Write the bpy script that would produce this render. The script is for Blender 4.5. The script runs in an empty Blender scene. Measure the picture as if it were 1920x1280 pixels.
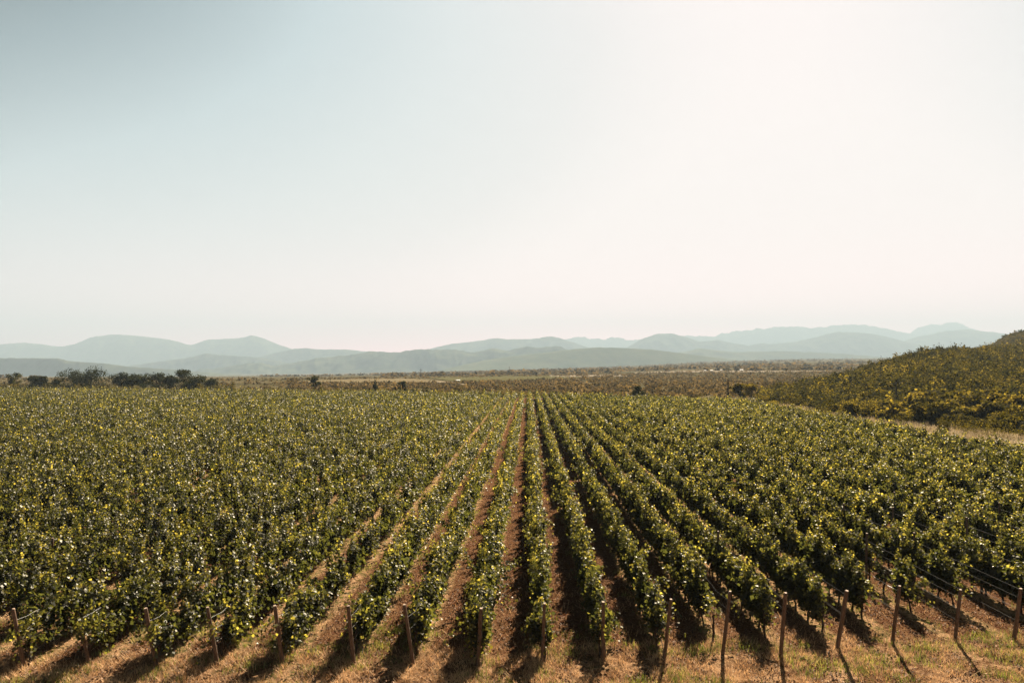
import bpy, math, random
import numpy as np
from mathutils import Vector, Matrix, noise as mnoise

R = math.radians
rng = np.random.default_rng(7)
random.seed(7)
S = bpy.context.scene
COL = S.collection

# ------------------------------------------------------------------ camera
F, CX, CY = 1400.0, 960.0, 640.0            # focal length and centre in pixels of the 1920x1280 photograph
CAMH = 9.5
YAW, PITCH = math.atan(30 / F), math.atan(43 / F)
cam_d = bpy.data.cameras.new('camera')
cam = bpy.data.objects.new('camera', cam_d); COL.objects.link(cam)
cam_d.sensor_width = 36.0; cam_d.lens = F / 1920 * 36.0
cam_d.clip_start = 0.5; cam_d.clip_end = 80000
cam.location = (0, 0, CAMH)
cam.rotation_euler = (R(90) + PITCH, 0, YAW)
S.camera = cam
ROT = cam.rotation_euler.to_matrix()

# ------------------------------------------------------------------ sky, sun, exposure
SUN_AZ, SUN_EL = R(19.0), R(34.0)
SDIR = Vector((math.sin(SUN_AZ) * math.cos(SUN_EL), math.cos(SUN_AZ) * math.cos(SUN_EL), math.sin(SUN_EL)))
W = bpy.data.worlds.new('World'); S.world = W; W.use_nodes = True
nt = W.node_tree; nt.nodes.clear()
wout = nt.nodes.new('ShaderNodeOutputWorld'); wbg = nt.nodes.new('ShaderNodeBackground')
sky = nt.nodes.new('ShaderNodeTexSky'); sky.sky_type = 'NISHITA'; sky.sun_disc = False
sky.sun_elevation = SUN_EL; sky.sun_rotation = SUN_AZ
sky.air_density = 1.0; sky.dust_density = 4.0; sky.ozone_density = 1.0; sky.altitude = 100
# the physical sky is graded by its own luminance: deep blue away from the sun, cream towards it and the horizon
def wn(t, **kw):
    n_ = nt.nodes.new(t)
    for k_, v_ in kw.items(): setattr(n_, k_, v_)
    return n_
def wm(op, a_, b_=None, clamp=False):
    n_ = wn('ShaderNodeMath', operation=op, use_clamp=clamp)
    for i_, v_ in enumerate((a_, b_)):
        if v_ is None: continue
        if isinstance(v_, (int, float)): n_.inputs[i_].default_value = v_
        else: nt.links.new(v_, n_.inputs[i_])
    return n_.outputs[0]
bw = wn('ShaderNodeRGBToBW'); nt.links.new(sky.outputs[0], bw.inputs[0])
fac = wm('DIVIDE', bw.outputs[0], wm('ADD', bw.outputs[0], 6.0))
wtc = wn('ShaderNodeTexCoord'); wsx = wn('ShaderNodeSeparateXYZ'); nt.links.new(wtc.outputs['Generated'], wsx.inputs[0])
low = wm('MULTIPLY', wm('POWER', wm('SUBTRACT', 1.0, wm('DIVIDE', wm('MAXIMUM', wsx.outputs[2], 0.0), 0.42), True), 1.3), 0.32)
front = wm('DIVIDE', wm('ADD', wm('ADD', wm('MULTIPLY', wsx.outputs[0], math.sin(SUN_AZ)), wm('MULTIPLY', wsx.outputs[1], math.cos(SUN_AZ))), 0.1), 0.7, True)
fac = wm('ADD', fac, wm('MULTIPLY', low, front))
wr = wn('ShaderNodeValToRGB'); SKYC = [(.15, (.010, .016, .025)), (.35, (.04, .066, .085)), (.43, (.13, .175, .20)), (.55, (.285, .335, .355)), (.68, (.385, .402, .408)), (.80, (.455, .435, .432)), (.88, (.55, .490, .480)), (1.0, (.585, .50, .49))]
while len(wr.color_ramp.elements) < len(SKYC): wr.color_ramp.elements.new(.5)
for e_, (p_, c_) in zip(wr.color_ramp.elements, SKYC): e_.position = p_; e_.color = tuple(v_ * 7.32 for v_ in c_) + (1,)
nt.links.new(fac, wr.inputs[0])
dim = wn('ShaderNodeMapRange'); dim.interpolation_type = 'SMOOTHSTEP'; nt.links.new(wsx.outputs[2], dim.inputs[0])  # added falloff: sky high above the view darkened to keep shadows deep
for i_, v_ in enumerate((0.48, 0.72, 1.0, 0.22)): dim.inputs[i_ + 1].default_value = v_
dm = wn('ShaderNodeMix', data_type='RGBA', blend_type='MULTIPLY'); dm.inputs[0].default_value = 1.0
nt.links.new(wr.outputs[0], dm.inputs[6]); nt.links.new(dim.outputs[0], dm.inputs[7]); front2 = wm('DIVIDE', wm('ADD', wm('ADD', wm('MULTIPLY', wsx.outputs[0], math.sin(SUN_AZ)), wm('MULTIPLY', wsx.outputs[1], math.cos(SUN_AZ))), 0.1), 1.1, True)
hor = wm('MULTIPLY', wm('EXPONENT', wm('MULTIPLY', wm('MAXIMUM', wsx.outputs[2], 0.0), -22.0)), front2)
hc = wn('ShaderNodeMix', data_type='RGBA', blend_type='ADD'); hc.inputs[0].default_value = 1.0; hc2 = wn('ShaderNodeMix', data_type='RGBA', blend_type='MULTIPLY'); hc2.inputs[0].default_value = 1.0
hc2.inputs[6].default_value = (21.0, 6.5, 7.5, 1); nt.links.new(hor, hc2.inputs[7])
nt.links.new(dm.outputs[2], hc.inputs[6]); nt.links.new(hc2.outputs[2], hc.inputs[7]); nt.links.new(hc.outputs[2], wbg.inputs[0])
wbg.inputs[1].default_value = 0.05
nt.links.new(wbg.outputs[0], wout.inputs[0])
sun_d = bpy.data.lights.new('sun', 'SUN'); sun_d.energy = 5.0; sun_d.angle = R(0.5); sun_d.color = (1.0, 0.86, 0.66)
sun = bpy.data.objects.new('sun', sun_d); COL.objects.link(sun)
sun.rotation_euler = SDIR.to_track_quat('Z', 'Y').to_euler()
S.view_settings.view_transform = 'Standard'; S.view_settings.look = 'None'
S.view_settings.gamma = 1.0; S.view_settings.exposure = 2.45
S.cycles.use_denoising = True
S.cycles.max_bounces = 6; S.cycles.diffuse_bounces = 1; S.cycles.glossy_bounces = 1
S.cycles.transmission_bounces = 2; S.cycles.volume_bounces = 0; S.cycles.transparent_max_bounces = 8

# ------------------------------------------------------------------ helpers
def ray(x, y):
    """World direction through photograph pixel (x, y), scaled so that its forward (Y) length is 1."""
    d = ROT @ Vector(((x - CX) / F, -(y - CY) / F, -1.0))
    return d / d.y
def at(x, y, D):
    d = ray(x, y); return Vector((d.x * D, D, CAMH + d.z * D))
def on_ground(x, y, z=0.0):
    d = ray(x, y); t = (z - CAMH) / d.z; return Vector((d.x * t, t, z))
def interp(pts, x): return np.interp(x, [p[0] for p in pts], [p[1] for p in pts])

def tag(o, label=None, cat=None, group=None, kind=None):
    if label: o['label'] = label
    if cat: o['category'] = cat
    if group: o['group'] = group
    if kind: o['kind'] = kind
    return o
def link(name, me, mat=None, parent=None):
    o = bpy.data.objects.new(name, me); COL.objects.link(o)
    if mat and me and not me.materials: me.materials.append(mat)
    if parent: o.parent = parent
    return o
def empty(name, loc=(0, 0, 0)):
    o = bpy.data.objects.new(name, None); o.location = loc; o.empty_display_size = 0.2; COL.objects.link(o); return o

def mesh_quads(name, V, tone=None):
    """V: (n, 4, 3) array of loose quads; tone: one float per quad, stored as a face attribute."""
    V = np.ascontiguousarray(V, dtype=np.float32); n = len(V)
    me = bpy.data.meshes.new(name)
    me.vertices.add(n * 4); me.vertices.foreach_set('co', V.reshape(-1))
    me.loops.add(n * 4); me.loops.foreach_set('vertex_index', np.arange(n * 4, dtype=np.int32))
    me.polygons.add(n); me.polygons.foreach_set('loop_start', np.arange(0, n * 4, 4, dtype=np.int32))
    me.update(calc_edges=True)
    if tone is not None:
        a = me.attributes.new('tone', 'FLOAT', 'FACE'); a.data.foreach_set('value', np.asarray(tone, dtype=np.float32))
    return me
def mesh_grid(name, P, smooth=True, close=False):
    """P: (rows, cols, 3) grid of points."""
    P = np.asarray(P, dtype=np.float32); r, c = P.shape[:2]
    i = np.arange(r - 1)[:, None] * c; j = np.arange(c - 1)[None, :]
    a = (i + j).reshape(-1); q = np.stack([a, a + 1, a + c + 1, a + c], 1)
    if close:
        b = np.arange(r - 1) * c; q = np.concatenate([q, np.stack([b + c - 1, b, b + c, b + 2 * c - 1], 1)])
    me = bpy.data.meshes.new(name); n = len(q)
    me.vertices.add(r * c); me.vertices.foreach_set('co', P.reshape(-1))
    me.loops.add(n * 4); me.loops.foreach_set('vertex_index', q.reshape(-1).astype(np.int32))
    me.polygons.add(n); me.polygons.foreach_set('loop_start', np.arange(0, n * 4, 4, dtype=np.int32))
    me.update(calc_edges=True)
    if smooth: me.polygons.foreach_set('use_smooth', np.ones(n, dtype=bool))
    return me
class MB:
    """Collects tubes and boxes into one mesh."""
    def __init__(s): s.v = []; s.f = []
    def tube(s, pts, rad, n=6, cap=True):
        pts = [Vector(p) for p in pts]; rad = rad if isinstance(rad, (list, tuple)) else [rad] * len(pts)
        b0 = len(s.v)
        for i, p in enumerate(pts):
            t = (pts[min(i + 1, len(pts) - 1)] - pts[max(i - 1, 0)]).normalized()
            u = t.cross(Vector((0, 0, 1)) if abs(t.z) < .9 else Vector((1, 0, 0))).normalized(); w = t.cross(u)
            for k in range(n):
                a = 2 * math.pi * k / n; s.v.append(p + (u * math.cos(a) + w * math.sin(a)) * rad[i])
        for i in range(len(pts) - 1):
            for k in range(n):
                a = b0 + i * n + k; b = b0 + i * n + (k + 1) % n; s.f.append((a, b, b + n, a + n))
        if cap:
            s.f.append(tuple(b0 + k for k in reversed(range(n))))
            s.f.append(tuple(b0 + (len(pts) - 1) * n + k for k in range(n)))
        return s
    def box(s, c, d):
        b = len(s.v); c = Vector(c)
        for z in (-1, 1):
            for x, y in ((-1, -1), (1, -1), (1, 1), (-1, 1)):
                s.v.append(c + Vector((x * d[0] / 2, y * d[1] / 2, z * d[2] / 2)))
        for f in ((3, 2, 1, 0), (4, 5, 6, 7), (0, 1, 5, 4), (1, 2, 6, 5), (2, 3, 7, 6), (3, 0, 4, 7)): s.f.append(tuple(b + i for i in f))
        return s
    def face(s, pts):
        b = len(s.v); s.v += [Vector(p) for p in pts]; s.f.append(tuple(range(b, b + len(pts)))); return s
    def mesh(s, name):
        me = bpy.data.meshes.new(name); me.from_pydata(s.v, [], s.f); me.update(); return me

def unit(a): return a / np.maximum(np.linalg.norm(a, axis=-1, keepdims=True), 1e-6)
def leaf_quads(P, N, size, fold=0.25, aspect=1.0, rg=rng):
    """A folded leaf (4 corners) at each point P facing N, random turn about N."""
    n = len(P); N = unit(N)
    t = unit(np.cross(N, rg.normal(size=(n, 3)))); b = np.cross(N, t)
    s = (np.asarray(size) * np.ones(n))[:, None]
    up = N * s * fold * .5
    return np.stack([P - t * s * .5, P + b * s * .45 * aspect + up, P + t * s * .55, P - b * s * .45 * aspect + up], 1)

# ------------------------------------------------------------------ materials
def new_mat(name):
    m = bpy.data.materials.new(name); m.use_nodes = True; m.node_tree.nodes.clear()
    return m, m.node_tree
class NB:
    def __init__(s, t): s.t = t
    def n(s, typ, **kw):
        nd = s.t.nodes.new(typ)
        for k, v in kw.items(): setattr(nd, k, v)
        return nd
    def l(s, a, b): s.t.links.new(a, b)
    def noise(s, vec, scale, detail=4, rough=.6, dist=0):
        nd = s.n('ShaderNodeTexNoise'); nd.inputs['Scale'].default_value = scale; nd.inputs['Detail'].default_value = detail
        nd.inputs['Roughness'].default_value = rough; nd.inputs['Distortion'].default_value = dist
        if vec is not None: s.l(vec, nd.inputs['Vector'])
        return nd.outputs['Fac']
    def ramp(s, fac, stops, interp='LINEAR'):
        nd = s.n('ShaderNodeValToRGB'); e = nd.color_ramp; e.interpolation = interp
        while len(e.elements) < len(stops): e.elements.new(.5)
        for el, (p, c) in zip(e.elements, stops): el.position = p; el.color = (*c, 1) if len(c) == 3 else c
        s.l(fac, nd.inputs[0]); return nd.outputs[0]
    def mix(s, fac, a, b, blend='MIX'):
        nd = s.n('ShaderNodeMix'); nd.data_type = 'RGBA'; nd.blend_type = blend
        for v, i in ((fac, 0), (a, 6), (b, 7)):
            if hasattr(v, 'links'): s.l(v, nd.inputs[i])
            else: nd.inputs[i].default_value = v if i == 0 else (*v, 1)
        return nd.outputs[2]
    def math(s, op, a, b=None, clamp=False):
        nd = s.n('ShaderNodeMath', operation=op, use_clamp=clamp)
        for i, v in enumerate((a, b)):
            if v is None: continue
            if hasattr(v, 'links'): s.l(v, nd.inputs[i])
            else: nd.inputs[i].default_value = v
        return nd.outputs[0]
    def rng(s, v, a, b, c=0, d=1):
        nd = s.n('ShaderNodeMapRange'); s.l(v, nd.inputs[0])
        for i, x in enumerate((a, b, c, d)): nd.inputs[i + 1].default_value = x
        return nd.outputs[0]
    def pos(s): return s.n('ShaderNodeNewGeometry').outputs['Position']
    def bump(s, h, strength, dist=.05):
        nd = s.n('ShaderNodeBump'); nd.inputs['Strength'].default_value = strength; nd.inputs['Distance'].default_value = dist
        s.l(h, nd.inputs['Height']); return nd.outputs[0]
    def principled(s, col, rough=.9, spec=.2, normal=None):
        if spec <= .12:                                     # earth, bark, far scrub: matt, no grazing sheen
            p = s.n('ShaderNodeBsdfDiffuse')
            if hasattr(col, 'links'): s.l(col, p.inputs['Color'])
            else: p.inputs['Color'].default_value = (*col, 1)
            if normal is not None: s.l(normal, p.inputs['Normal'])
            return p.outputs[0]
        p = s.n('ShaderNodeBsdfPrincipled')
        if hasattr(col, 'links'): s.l(col, p.inputs['Base Color'])
        else: p.inputs['Base Color'].default_value = (*col, 1)
        p.inputs['Roughness'].default_value = rough; p.inputs['Specular IOR Level'].default_value = spec
        if normal is not None: s.l(normal, p.inputs['Normal'])
        return p.outputs[0]
    def out(s, sh):
        o = s.n('ShaderNodeOutputMaterial'); s.l(sh, o.inputs[0])
def leaf_mat(name, stops, trans=.35, rough=.45, spec=.5, tcol=(1.0, 1.0, .55), tgain=2.2):
    m, t = new_mat(name); b = NB(t)
    a = b.n('ShaderNodeAttribute', attribute_name='tone').outputs['Fac']
    col = b.ramp(a, stops)
    p = b.principled(col, rough, 0)
    tr = b.n('ShaderNodeBsdfTranslucent')
    tc = b.mix(1.0, col, tuple(c * tgain for c in tcol), 'MULTIPLY'); b.l(tc, tr.inputs[0])
    mx = b.n('ShaderNodeMixShader'); mx.inputs[0].default_value = trans
    b.l(p, mx.inputs[1]); b.l(tr.outputs[0], mx.inputs[2])
    gl = b.n('ShaderNodeBsdfGlossy'); gl.inputs['Roughness'].default_value = rough; gl.inputs['Color'].default_value = (1, .97, .88, 1)
    m2 = b.n('ShaderNodeMixShader'); m2.inputs[0].default_value = spec * .12
    b.l(mx.outputs[0], m2.inputs[1]); b.l(gl.outputs[0], m2.inputs[2]); b.out(m2.outputs[0]); return m
def plain_mat(name, col, rough=.8, spec=.2, var=.25, scale=6):
    m, t = new_mat(name); b = NB(t)
    f = b.noise(b.pos(), scale)
    c = b.mix(f, tuple(x * (1 - var) for x in col), tuple(min(1, x * (1 + var)) for x in col))
    b.out(b.principled(c, rough, spec)); return m

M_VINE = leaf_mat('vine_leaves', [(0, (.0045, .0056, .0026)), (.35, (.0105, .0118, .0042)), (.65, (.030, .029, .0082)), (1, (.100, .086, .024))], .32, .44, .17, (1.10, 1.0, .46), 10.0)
M_TREE = leaf_mat('tree_leaves', [(0, (.0050, .0068, .0030)), (.6, (.0155, .0175, .0060)), (1, (.042, .040, .012))], .25, .6, .06, (1.05, 1.0, .42), 3.0)
M_SCRUB = leaf_mat('scrub_leaves', [(0, (0.0068, 0.0072, 0.0026)), (.45, (0.0218, 0.0195, 0.0055)), (.8, (0.0581, 0.0455, 0.0119)), (1, (0.1065, 0.0817, 0.0202))], .34, .75, .05, (1.06, .98, .42), 3.6)
M_STRAW = leaf_mat('dry_grass_blades', [(0, (0.2020, 0.1057, 0.0477)), (.6, (0.4619, 0.2777, 0.1433)), (1, (0.6640, 0.4362, 0.2389))], .3, .7, .2, (1, .9, .75), 1.2)
M_VERGE = leaf_mat('verge_grass_blades', [(0, (0.1320, 0.0960, 0.0540)), (.6, (0.2400, 0.1860, 0.1140)), (1, (0.3480, 0.2820, 0.1860))], .3, .7, .2, (1, .95, .85), 1.2)
M_GREENG = leaf_mat('green_grass_blades', [(0, (0.0408, 0.0544, 0.0136)), (.6, (0.0884, 0.1020, 0.0238)), (1, (0.2040, 0.1836, 0.0612))], .4, .6, .25, (1, 1, .5), 1.8)
M_LITTER = leaf_mat('leaf_litter', [(0, (0.0219, 0.0087, 0.0051)), (.5, (0.0814, 0.0326, 0.0154)), (.8, (0.1439, 0.0688, 0.0342)), (1, (0.2627, 0.1814, 0.1028))], .15, .7, .2, (1, .8, .6), 1.2)
M_PLAINSH = leaf_mat('plain_scrub_leaves', [(0, (0.0259, 0.0211, 0.0115)), (.5, (0.0645, 0.0471, 0.0249)), (1, (0.1291, 0.0874, 0.0456))], .25, .85, .05, (1, .95, .6), 2.0)
M_BARK = plain_mat('vine_bark', (.05, .032, .022), .9, .1, .5, 30)
M_TRUNK = plain_mat('tree_bark', (.07, .05, .035), .9, .1, .4, 8)
def post_mat():
    m, t = new_mat('weathered_post_wood'); b = NB(t)
    tc = b.n('ShaderNodeTexCoord').outputs['Object']
    mp = b.n('ShaderNodeMapping'); mp.inputs['Scale'].default_value = (30, 30, 2.0); b.l(tc, mp.inputs[0])
    f = b.noise(mp.outputs[0], 1.5, 6, .7)
    c = b.ramp(f, [(.3, (.03, .017, .011)), (.55, (.095, .056, .035)), (.75, (.18, .12, .078))])
    rnd = b.n('ShaderNodeObjectInfo').outputs['Random']
    c = b.mix(rnd, c, b.mix(1.0, c, (1.5, 1.45, 1.45), 'MULTIPLY'))
    b.out(b.principled(c, .8, .2, b.bump(f, .6, .01))); return m
M_POST = post_mat()
M_POSTTOP = plain_mat('post_cut_wood', (.36, .26, .19), .8, .2, .25, 40)
M_WIRE = plain_mat('galvanised_wire', (.17, .155, .14), .5, .4, .1, 3)
M_HOSE = plain_mat('hose_plastic', (.15, .125, .105), .35, .5, .15, 3)
M_WHITE = plain_mat('white_paint', (.6, .6, .57), .6, .3, .05, 2)
M_ROOF = plain_mat('roof_sheet', (.32, .26, .22), .7, .3, .1, 2)
M_POLE = plain_mat('pole_wood', (.05, .036, .028), .85, .15, .3, 4)

# ------------------------------------------------------------------ the ground
ROW0, PITCHX = 0.46, 2.0                    # vine rows run along +Y, 2 m apart
XR = 49.0                                    # grassy edge of the vineyard beside the hill
FAR_Y = [(-260, 262), (-170, 245), (-60, 222), (0, 207), (20, 192), (50, 168)]
def far_y(x): return float(interp(FAR_Y, x))
FAR_PX = [(-900, 706), (300, 706), (600, 703), (800, 698), (1000, 692), (1200, 685), (1300, 679), (1500, 673), (1900, 669), (2800, 669)]
def plain_z(X, Y):
    """Height of the plain: flat near, drifting down to the west and up to the east far away."""
    X = np.asarray(X, float); Y = np.asarray(Y, float)
    D = np.maximum(Y, 1.0); px = 990 + F * X / D
    slope = (683 - interp(FAR_PX, px)) / F
    t = np.clip((D - 450) / 3600, 0, 1)
    return np.where(Y > 450, t * (CAMH + slope * 4050) + np.clip(D - 4050, 0, None) * slope * .3, 0.0)
az = np.concatenate([np.radians(np.linspace(-50, 50, 201)), np.radians(np.linspace(60, 300, 25))])
rr = np.concatenate([[0.5], np.geomspace(3, 16500, 150)])
A, RR = np.meshgrid(az, rr)
GX, GY = RR * np.sin(A), RR * np.cos(A)
GP = np.stack([GX, GY, plain_z(GX, GY)], -1)
def ground_mat():
    m, t = new_mat('plain_earth'); b = NB(t); p = b.pos()
    sp = b.n('ShaderNodeMapping'); sp.inputs['Scale'].default_value = (.6, 1.6, 1); b.l(p, sp.inputs[0])
    f1 = b.noise(sp.outputs[0], .004, 5, .6); f2 = b.noise(p, .12, 6, .7)
    c = b.ramp(f1, [(.3, (.045, .041, .02)), (.45, (.068, .058, .03)), (.6, (.105, .085, .048)), (.75, (.055, .05, .023))])
    c = b.mix(b.rng(f2, .35, .65), b.mix(1.0, c, (.55, .55, .55), 'MULTIPLY'), c)
    b.out(b.principled(c, .95, .05, b.bump(f2, .5, .5))); return m
g = link('ground', mesh_grid('ground', GP, close=True), ground_mat()); tag(g, kind='structure')

def soil_mat():
    m, t = new_mat('vineyard_soil'); b = NB(t); p = b.pos()
    xyz = b.n('ShaderNodeSeparateXYZ'); b.l(p, xyz.inputs[0]); X, Y = xyz.outputs[0], xyz.outputs[1]
    wob = b.noise(p, .8, 3)
    u = b.math('ABSOLUTE', b.math('SUBTRACT', b.math('FRACT', b.math('ADD', b.math('DIVIDE', b.math('SUBTRACT', X, ROW0), PITCHX), 100.5)), .5))   # 0 under the vines, .5 mid alley
    u = b.math('ADD', u, b.math('MULTIPLY', b.math('SUBTRACT', wob, .5), .22))
    fine = b.noise(p, 14, 6, .75); mid = b.noise(p, 3.2, 5, .7); big = b.noise(p, .45, 4, .6)
    vor = b.n('ShaderNodeTexVoronoi'); vor.inputs['Scale'].default_value = 16; b.l(p, vor.inputs['Vector'])
    vcol = b.n('ShaderNodeSeparateColor'); b.l(vor.outputs['Color'], vcol.inputs[0])
    soil = b.ramp(fine, [(.30, (.016, .008, .0042)), (.46, (.078, .038, .018)), (.58, (.165, .088, .043)), (.72, (.36, .235, .135))])
    litter = b.ramp(vcol.outputs[0], [(0, (0.0272, 0.0098, 0.0054)), (.5, (0.0870, 0.0359, 0.0185)), (.85, (0.1523, 0.0762, 0.0435)), (1, (0.2285, 0.1578, 0.0979))])
    soil = b.mix(b.rng(mid, .45, .6), soil, litter)
    straw = b.ramp(fine, [(.30, (0.1181, 0.0606, 0.0275)), (.45, (0.2897, 0.1658, 0.0842)), (.60, (0.4291, 0.2683, 0.1554)), (.75, (0.5579, 0.3805, 0.2376))])
    green = b.ramp(fine, [(.30, (0.0238, 0.0245, 0.0082)), (.5, (0.0680, 0.0626, 0.0204)), (.72, (0.1700, 0.1360, 0.0578))])
    under = b.mix(b.rng(mid, .42, .62), straw, green)
    row = b.mix(b.rng(u, .07, .19), under, soil)
    head = b.mix(b.rng(b.noise(p, 1.3, 5, .7), .56, .64), straw, green)
    head = b.mix(b.rng(b.noise(p, .9, 6, .75, .4), .45, .56), head, soil)
    xn = b.math('ADD', b.math('MULTIPLY', X, -.085), Y)
    c = b.mix(b.rng(b.math('ADD', xn, b.math('MULTIPLY', big, 3)), 24.3, 27.5), head, row)
    h = b.math('ADD', fine, b.math('MULTIPLY', vcol.outputs[1], .5))
    b.out(b.principled(c, .95, .08, b.bump(h, 1.0, .14))); return m
def n2(x, y, f, seed=0): return mnoise.noise(Vector((x * f, y * f, seed)))
ys = np.concatenate([np.arange(13, 40, .16), np.geomspace(40, 270, 120)])
xs = np.concatenate([np.linspace(-215, -20, 40), np.arange(-19.8, 24, .16), np.linspace(24.5, 62, 20)])
SP = np.zeros((len(ys), len(xs), 3))
for i, y in enumerate(ys):
    for j, x in enumerate(xs):
        z = .05
        if y < 40 and -20 < x < 25: z += .045 * n2(x, y, 1.1) + .03 * n2(x, y, 3.7, 5)
        SP[i, j] = (x, y if y < 269 else far_y(x) + 3, z)
        if y > far_y(x) + 3: SP[i, j, 1] = far_y(x) + 3 + (y - far_y(x)) * .01
s = link('vineyard_soil', mesh_grid('vineyard_soil', SP), soil_mat()); tag(s, kind='structure')

def verge_mat():
    m, t = new_mat('dry_verge'); b = NB(t); p = b.pos()
    f = b.noise(p, 2.5, 6, .75); f2 = b.noise(p, .25, 4)
    c = b.ramp(f, [(.3, (.10, .076, .046)), (.5, (.19, .145, .09)), (.7, (.26, .21, .14))])
    c = b.mix(b.rng(f2, .5, .7), c, b.mix(.6, c, (.12, .11, .04)))
    b.out(b.principled(c, .95, .05, b.bump(f, .8, .1))); return m
vy = np.linspace(40, 172, 60); VP = np.zeros((60, 8, 3))
for i, y in enumerate(vy):
    x0 = XR + .8 + .4 * n2(0, y, .1); x1 = 66 + 2.5 * n2(3, y, .05)
    for j in range(8): VP[i, j] = (x0 + (x1 - x0) * j / 7, y, .075 + (.05 * n2(j, y, .7) if 0 < j < 7 else 0))
v = link('grass_verge', mesh_grid('grass_verge', VP), verge_mat()); tag(v, kind='structure')

def patch(name, pts, mat, lift=.25, nx=16):
    """A far field or track: a sheet draped on the plain between a lower and an upper outline given as (x, y_low, y_high)."""
    xs_ = np.linspace(pts[0][0], pts[-1][0], nx * 3); rows = []
    for k in range(7):
        r_ = []
        for x in xs_:
            lo = np.interp(x, [q[0] for q in pts], [q[1] for q in pts]); hi = np.interp(x, [q[0] for q in pts], [q[2] for q in pts])
            y = lo + (hi - lo) * k / 6
            d = ray(x, y); lo_, hi_ = 150., 4000.               # march the view ray to the plain
            for D in np.geomspace(200, 4200, 400):
                if CAMH + d.z * D < plain_z(d.x * D, D) + lift: break
            r_.append((d.x * D, D, float(plain_z(d.x * D, D)) + lift))
        rows.append(r_)
    o = link(name, mesh_grid(name, np.array(rows)), mat); return tag(o, kind='structure')
def field_mat(name, a, c2, scale=.05):
    m, t = new_mat(name); b = NB(t); p = b.pos()
    mp = b.n('ShaderNodeMapping'); mp.inputs['Scale'].default_value = (.4, 2, 1); b.l(p, mp.inputs[0])
    f = b.noise(mp.outputs[0], scale, 5, .65); b.out(b.principled(b.mix(b.rng(f, .35, .65), a, c2), .95, .05)); return m
M_FG = field_mat('green_field', (.056, .052, .024), (.078, .070, .034)); M_FT = field_mat('tan_field', (.095, .076, .045), (.13, .105, .064))
M_TRK = field_mat('pale_track_earth', (.14, .115, .085), (.19, .16, .12), .02)
patch('field', [(800, 707.5, 706.5), (860, 716, 705), (960, 714, 703.5), (1040, 710, 704), (1090, 707.5, 706.5)], M_FG)
patch('field', [(560, 716, 714), (640, 718, 711), (760, 717, 709), (850, 716.5, 715)], M_FT)
patch('track', [(1030, 706.2, 703.2), (1100, 706.2, 702.8), (1190, 704.8, 702.6)], M_TRK)
patch('track', [(1190, 699.5, 698), (1290, 697.6, 694.8), (1380, 697.6, 694.6), (1450, 697.2, 695.2), (1560, 696, 694.5)], M_TRK)
patch('track', [(884, 697.6, 697), (925, 697.6, 695.8)], M_TRK)
patch('track', [(820, 717, 714.5), (850, 717.5, 716), (872, 722, 720)], M_TRK, .35)

# ------------------------------------------------------------------ far hills
def hill_mat(name, a, c2, sc):
    m, t = new_mat(name); b = NB(t); p = b.pos()
    f = b.noise(p, sc, 8, .7); f2 = b.noise(p, sc * .15, 4)
    c = b.mix(b.rng(f, .35, .65), a, c2); c = b.mix(b.rng(f2, .4, .6), c, b.mix(1., c, (.7, .72, .7), 'MULTIPLY'))
    b.out(b.principled(c, .95, .05)); return m
M_HILL = hill_mat('hill_scrub', (.014, .024, .014), (.085, .088, .05), .01)
M_HILLG = hill_mat('hill_meadow', (.045, .057, .026), (.09, .09, .047), .008)
def ridge(name, pts, D, base, mat, depth=1.2, rough=1.0, seed=0, jag=.7):
    x0, x1 = pts[0][0], pts[-1][0]; n = int((x1 - x0) / 3) + 1; xs_ = np.linspace(x0, x1, n)
    yy = interp(pts, xs_)
    k = np.ones(3) / 3; yy = np.convolve(np.pad(yy, 1, 'edge'), k, 'valid')
    rows = []; T = np.concatenate([np.linspace(0, 1, 22), np.linspace(1.12, 2, 7)])
    wid = depth * max(80., (683 - yy.min() + 15) / F * D)
    for t in T:
        r_ = []
        for x, y in zip(xs_, yy):
            y = y + 1.7 * jag * mnoise.fractal(Vector((x * .07, seed, 0)), .8, 2., 5)
            top = at(x, y, D); zb = at(x, base, D).z - 12
            tt = t if t <= 1 else 2 - t
            off = (t - 1) * wid
            d = ray(x, 683); px_, py_ = d.x * (D + off), D + off
            prof = tt * tt * (3 - 2 * tt) * .55 + tt * .45
            nz = mnoise.fractal(Vector((px_ / (wid * .28), py_ / (wid * .45), seed)), 1., 2., 5)
            gul = abs(mnoise.noise(Vector((px_ / (wid * .24) + nz * .9 + py_ / (wid * .6), py_ / (wid * .7), seed + 9))))
            h = (top.z - zb)
            z = zb + h * prof + h * rough * math.sin(math.pi * min(tt, 1)) * (.19 * nz - .26 * gul + .07)
            r_.append((px_, py_, z))
        rows.append(r_)
    o = link(name, mesh_grid(name, np.array(rows)), mat); tag(o, kind='structure'); return o
# nearest first
ridge('hill', [(-260, 672), (0, 671), (110, 671.5), (130, 677), (195, 681), (240, 687), (330, 693), (420, 701), (520, 708)], 4300, 708, M_HILLG, 2.0, .5, 1, .4)
ridge('hill', [(330, 706), (360, 697), (375, 691), (400, 692), (430, 686), (460, 682), (490, 679), (510, 686), (540, 682), (570, 676), (595, 671), (640, 667), (690, 660), (700, 658), (737, 661), (763, 657), (800, 654), (817, 656), (853, 655), (887, 661), (917, 654), (933, 653), (950, 658), (987, 649), (1010, 652), (1047, 648), (1063, 655), (1110, 668), (1160, 680)], 5600, 704, M_HILL, 2.6, .8, 2, 1.0)
ridge('hill', [(800, 702), (850, 688), (900, 677), (960, 668), (1020, 661), (1080, 654), (1120, 651), (1170, 652), (1220, 655), (1280, 662), (1330, 669), (1400, 677), (1460, 682)], 4600, 694, M_HILLG, 3.0, .3, 3, .3)
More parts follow.
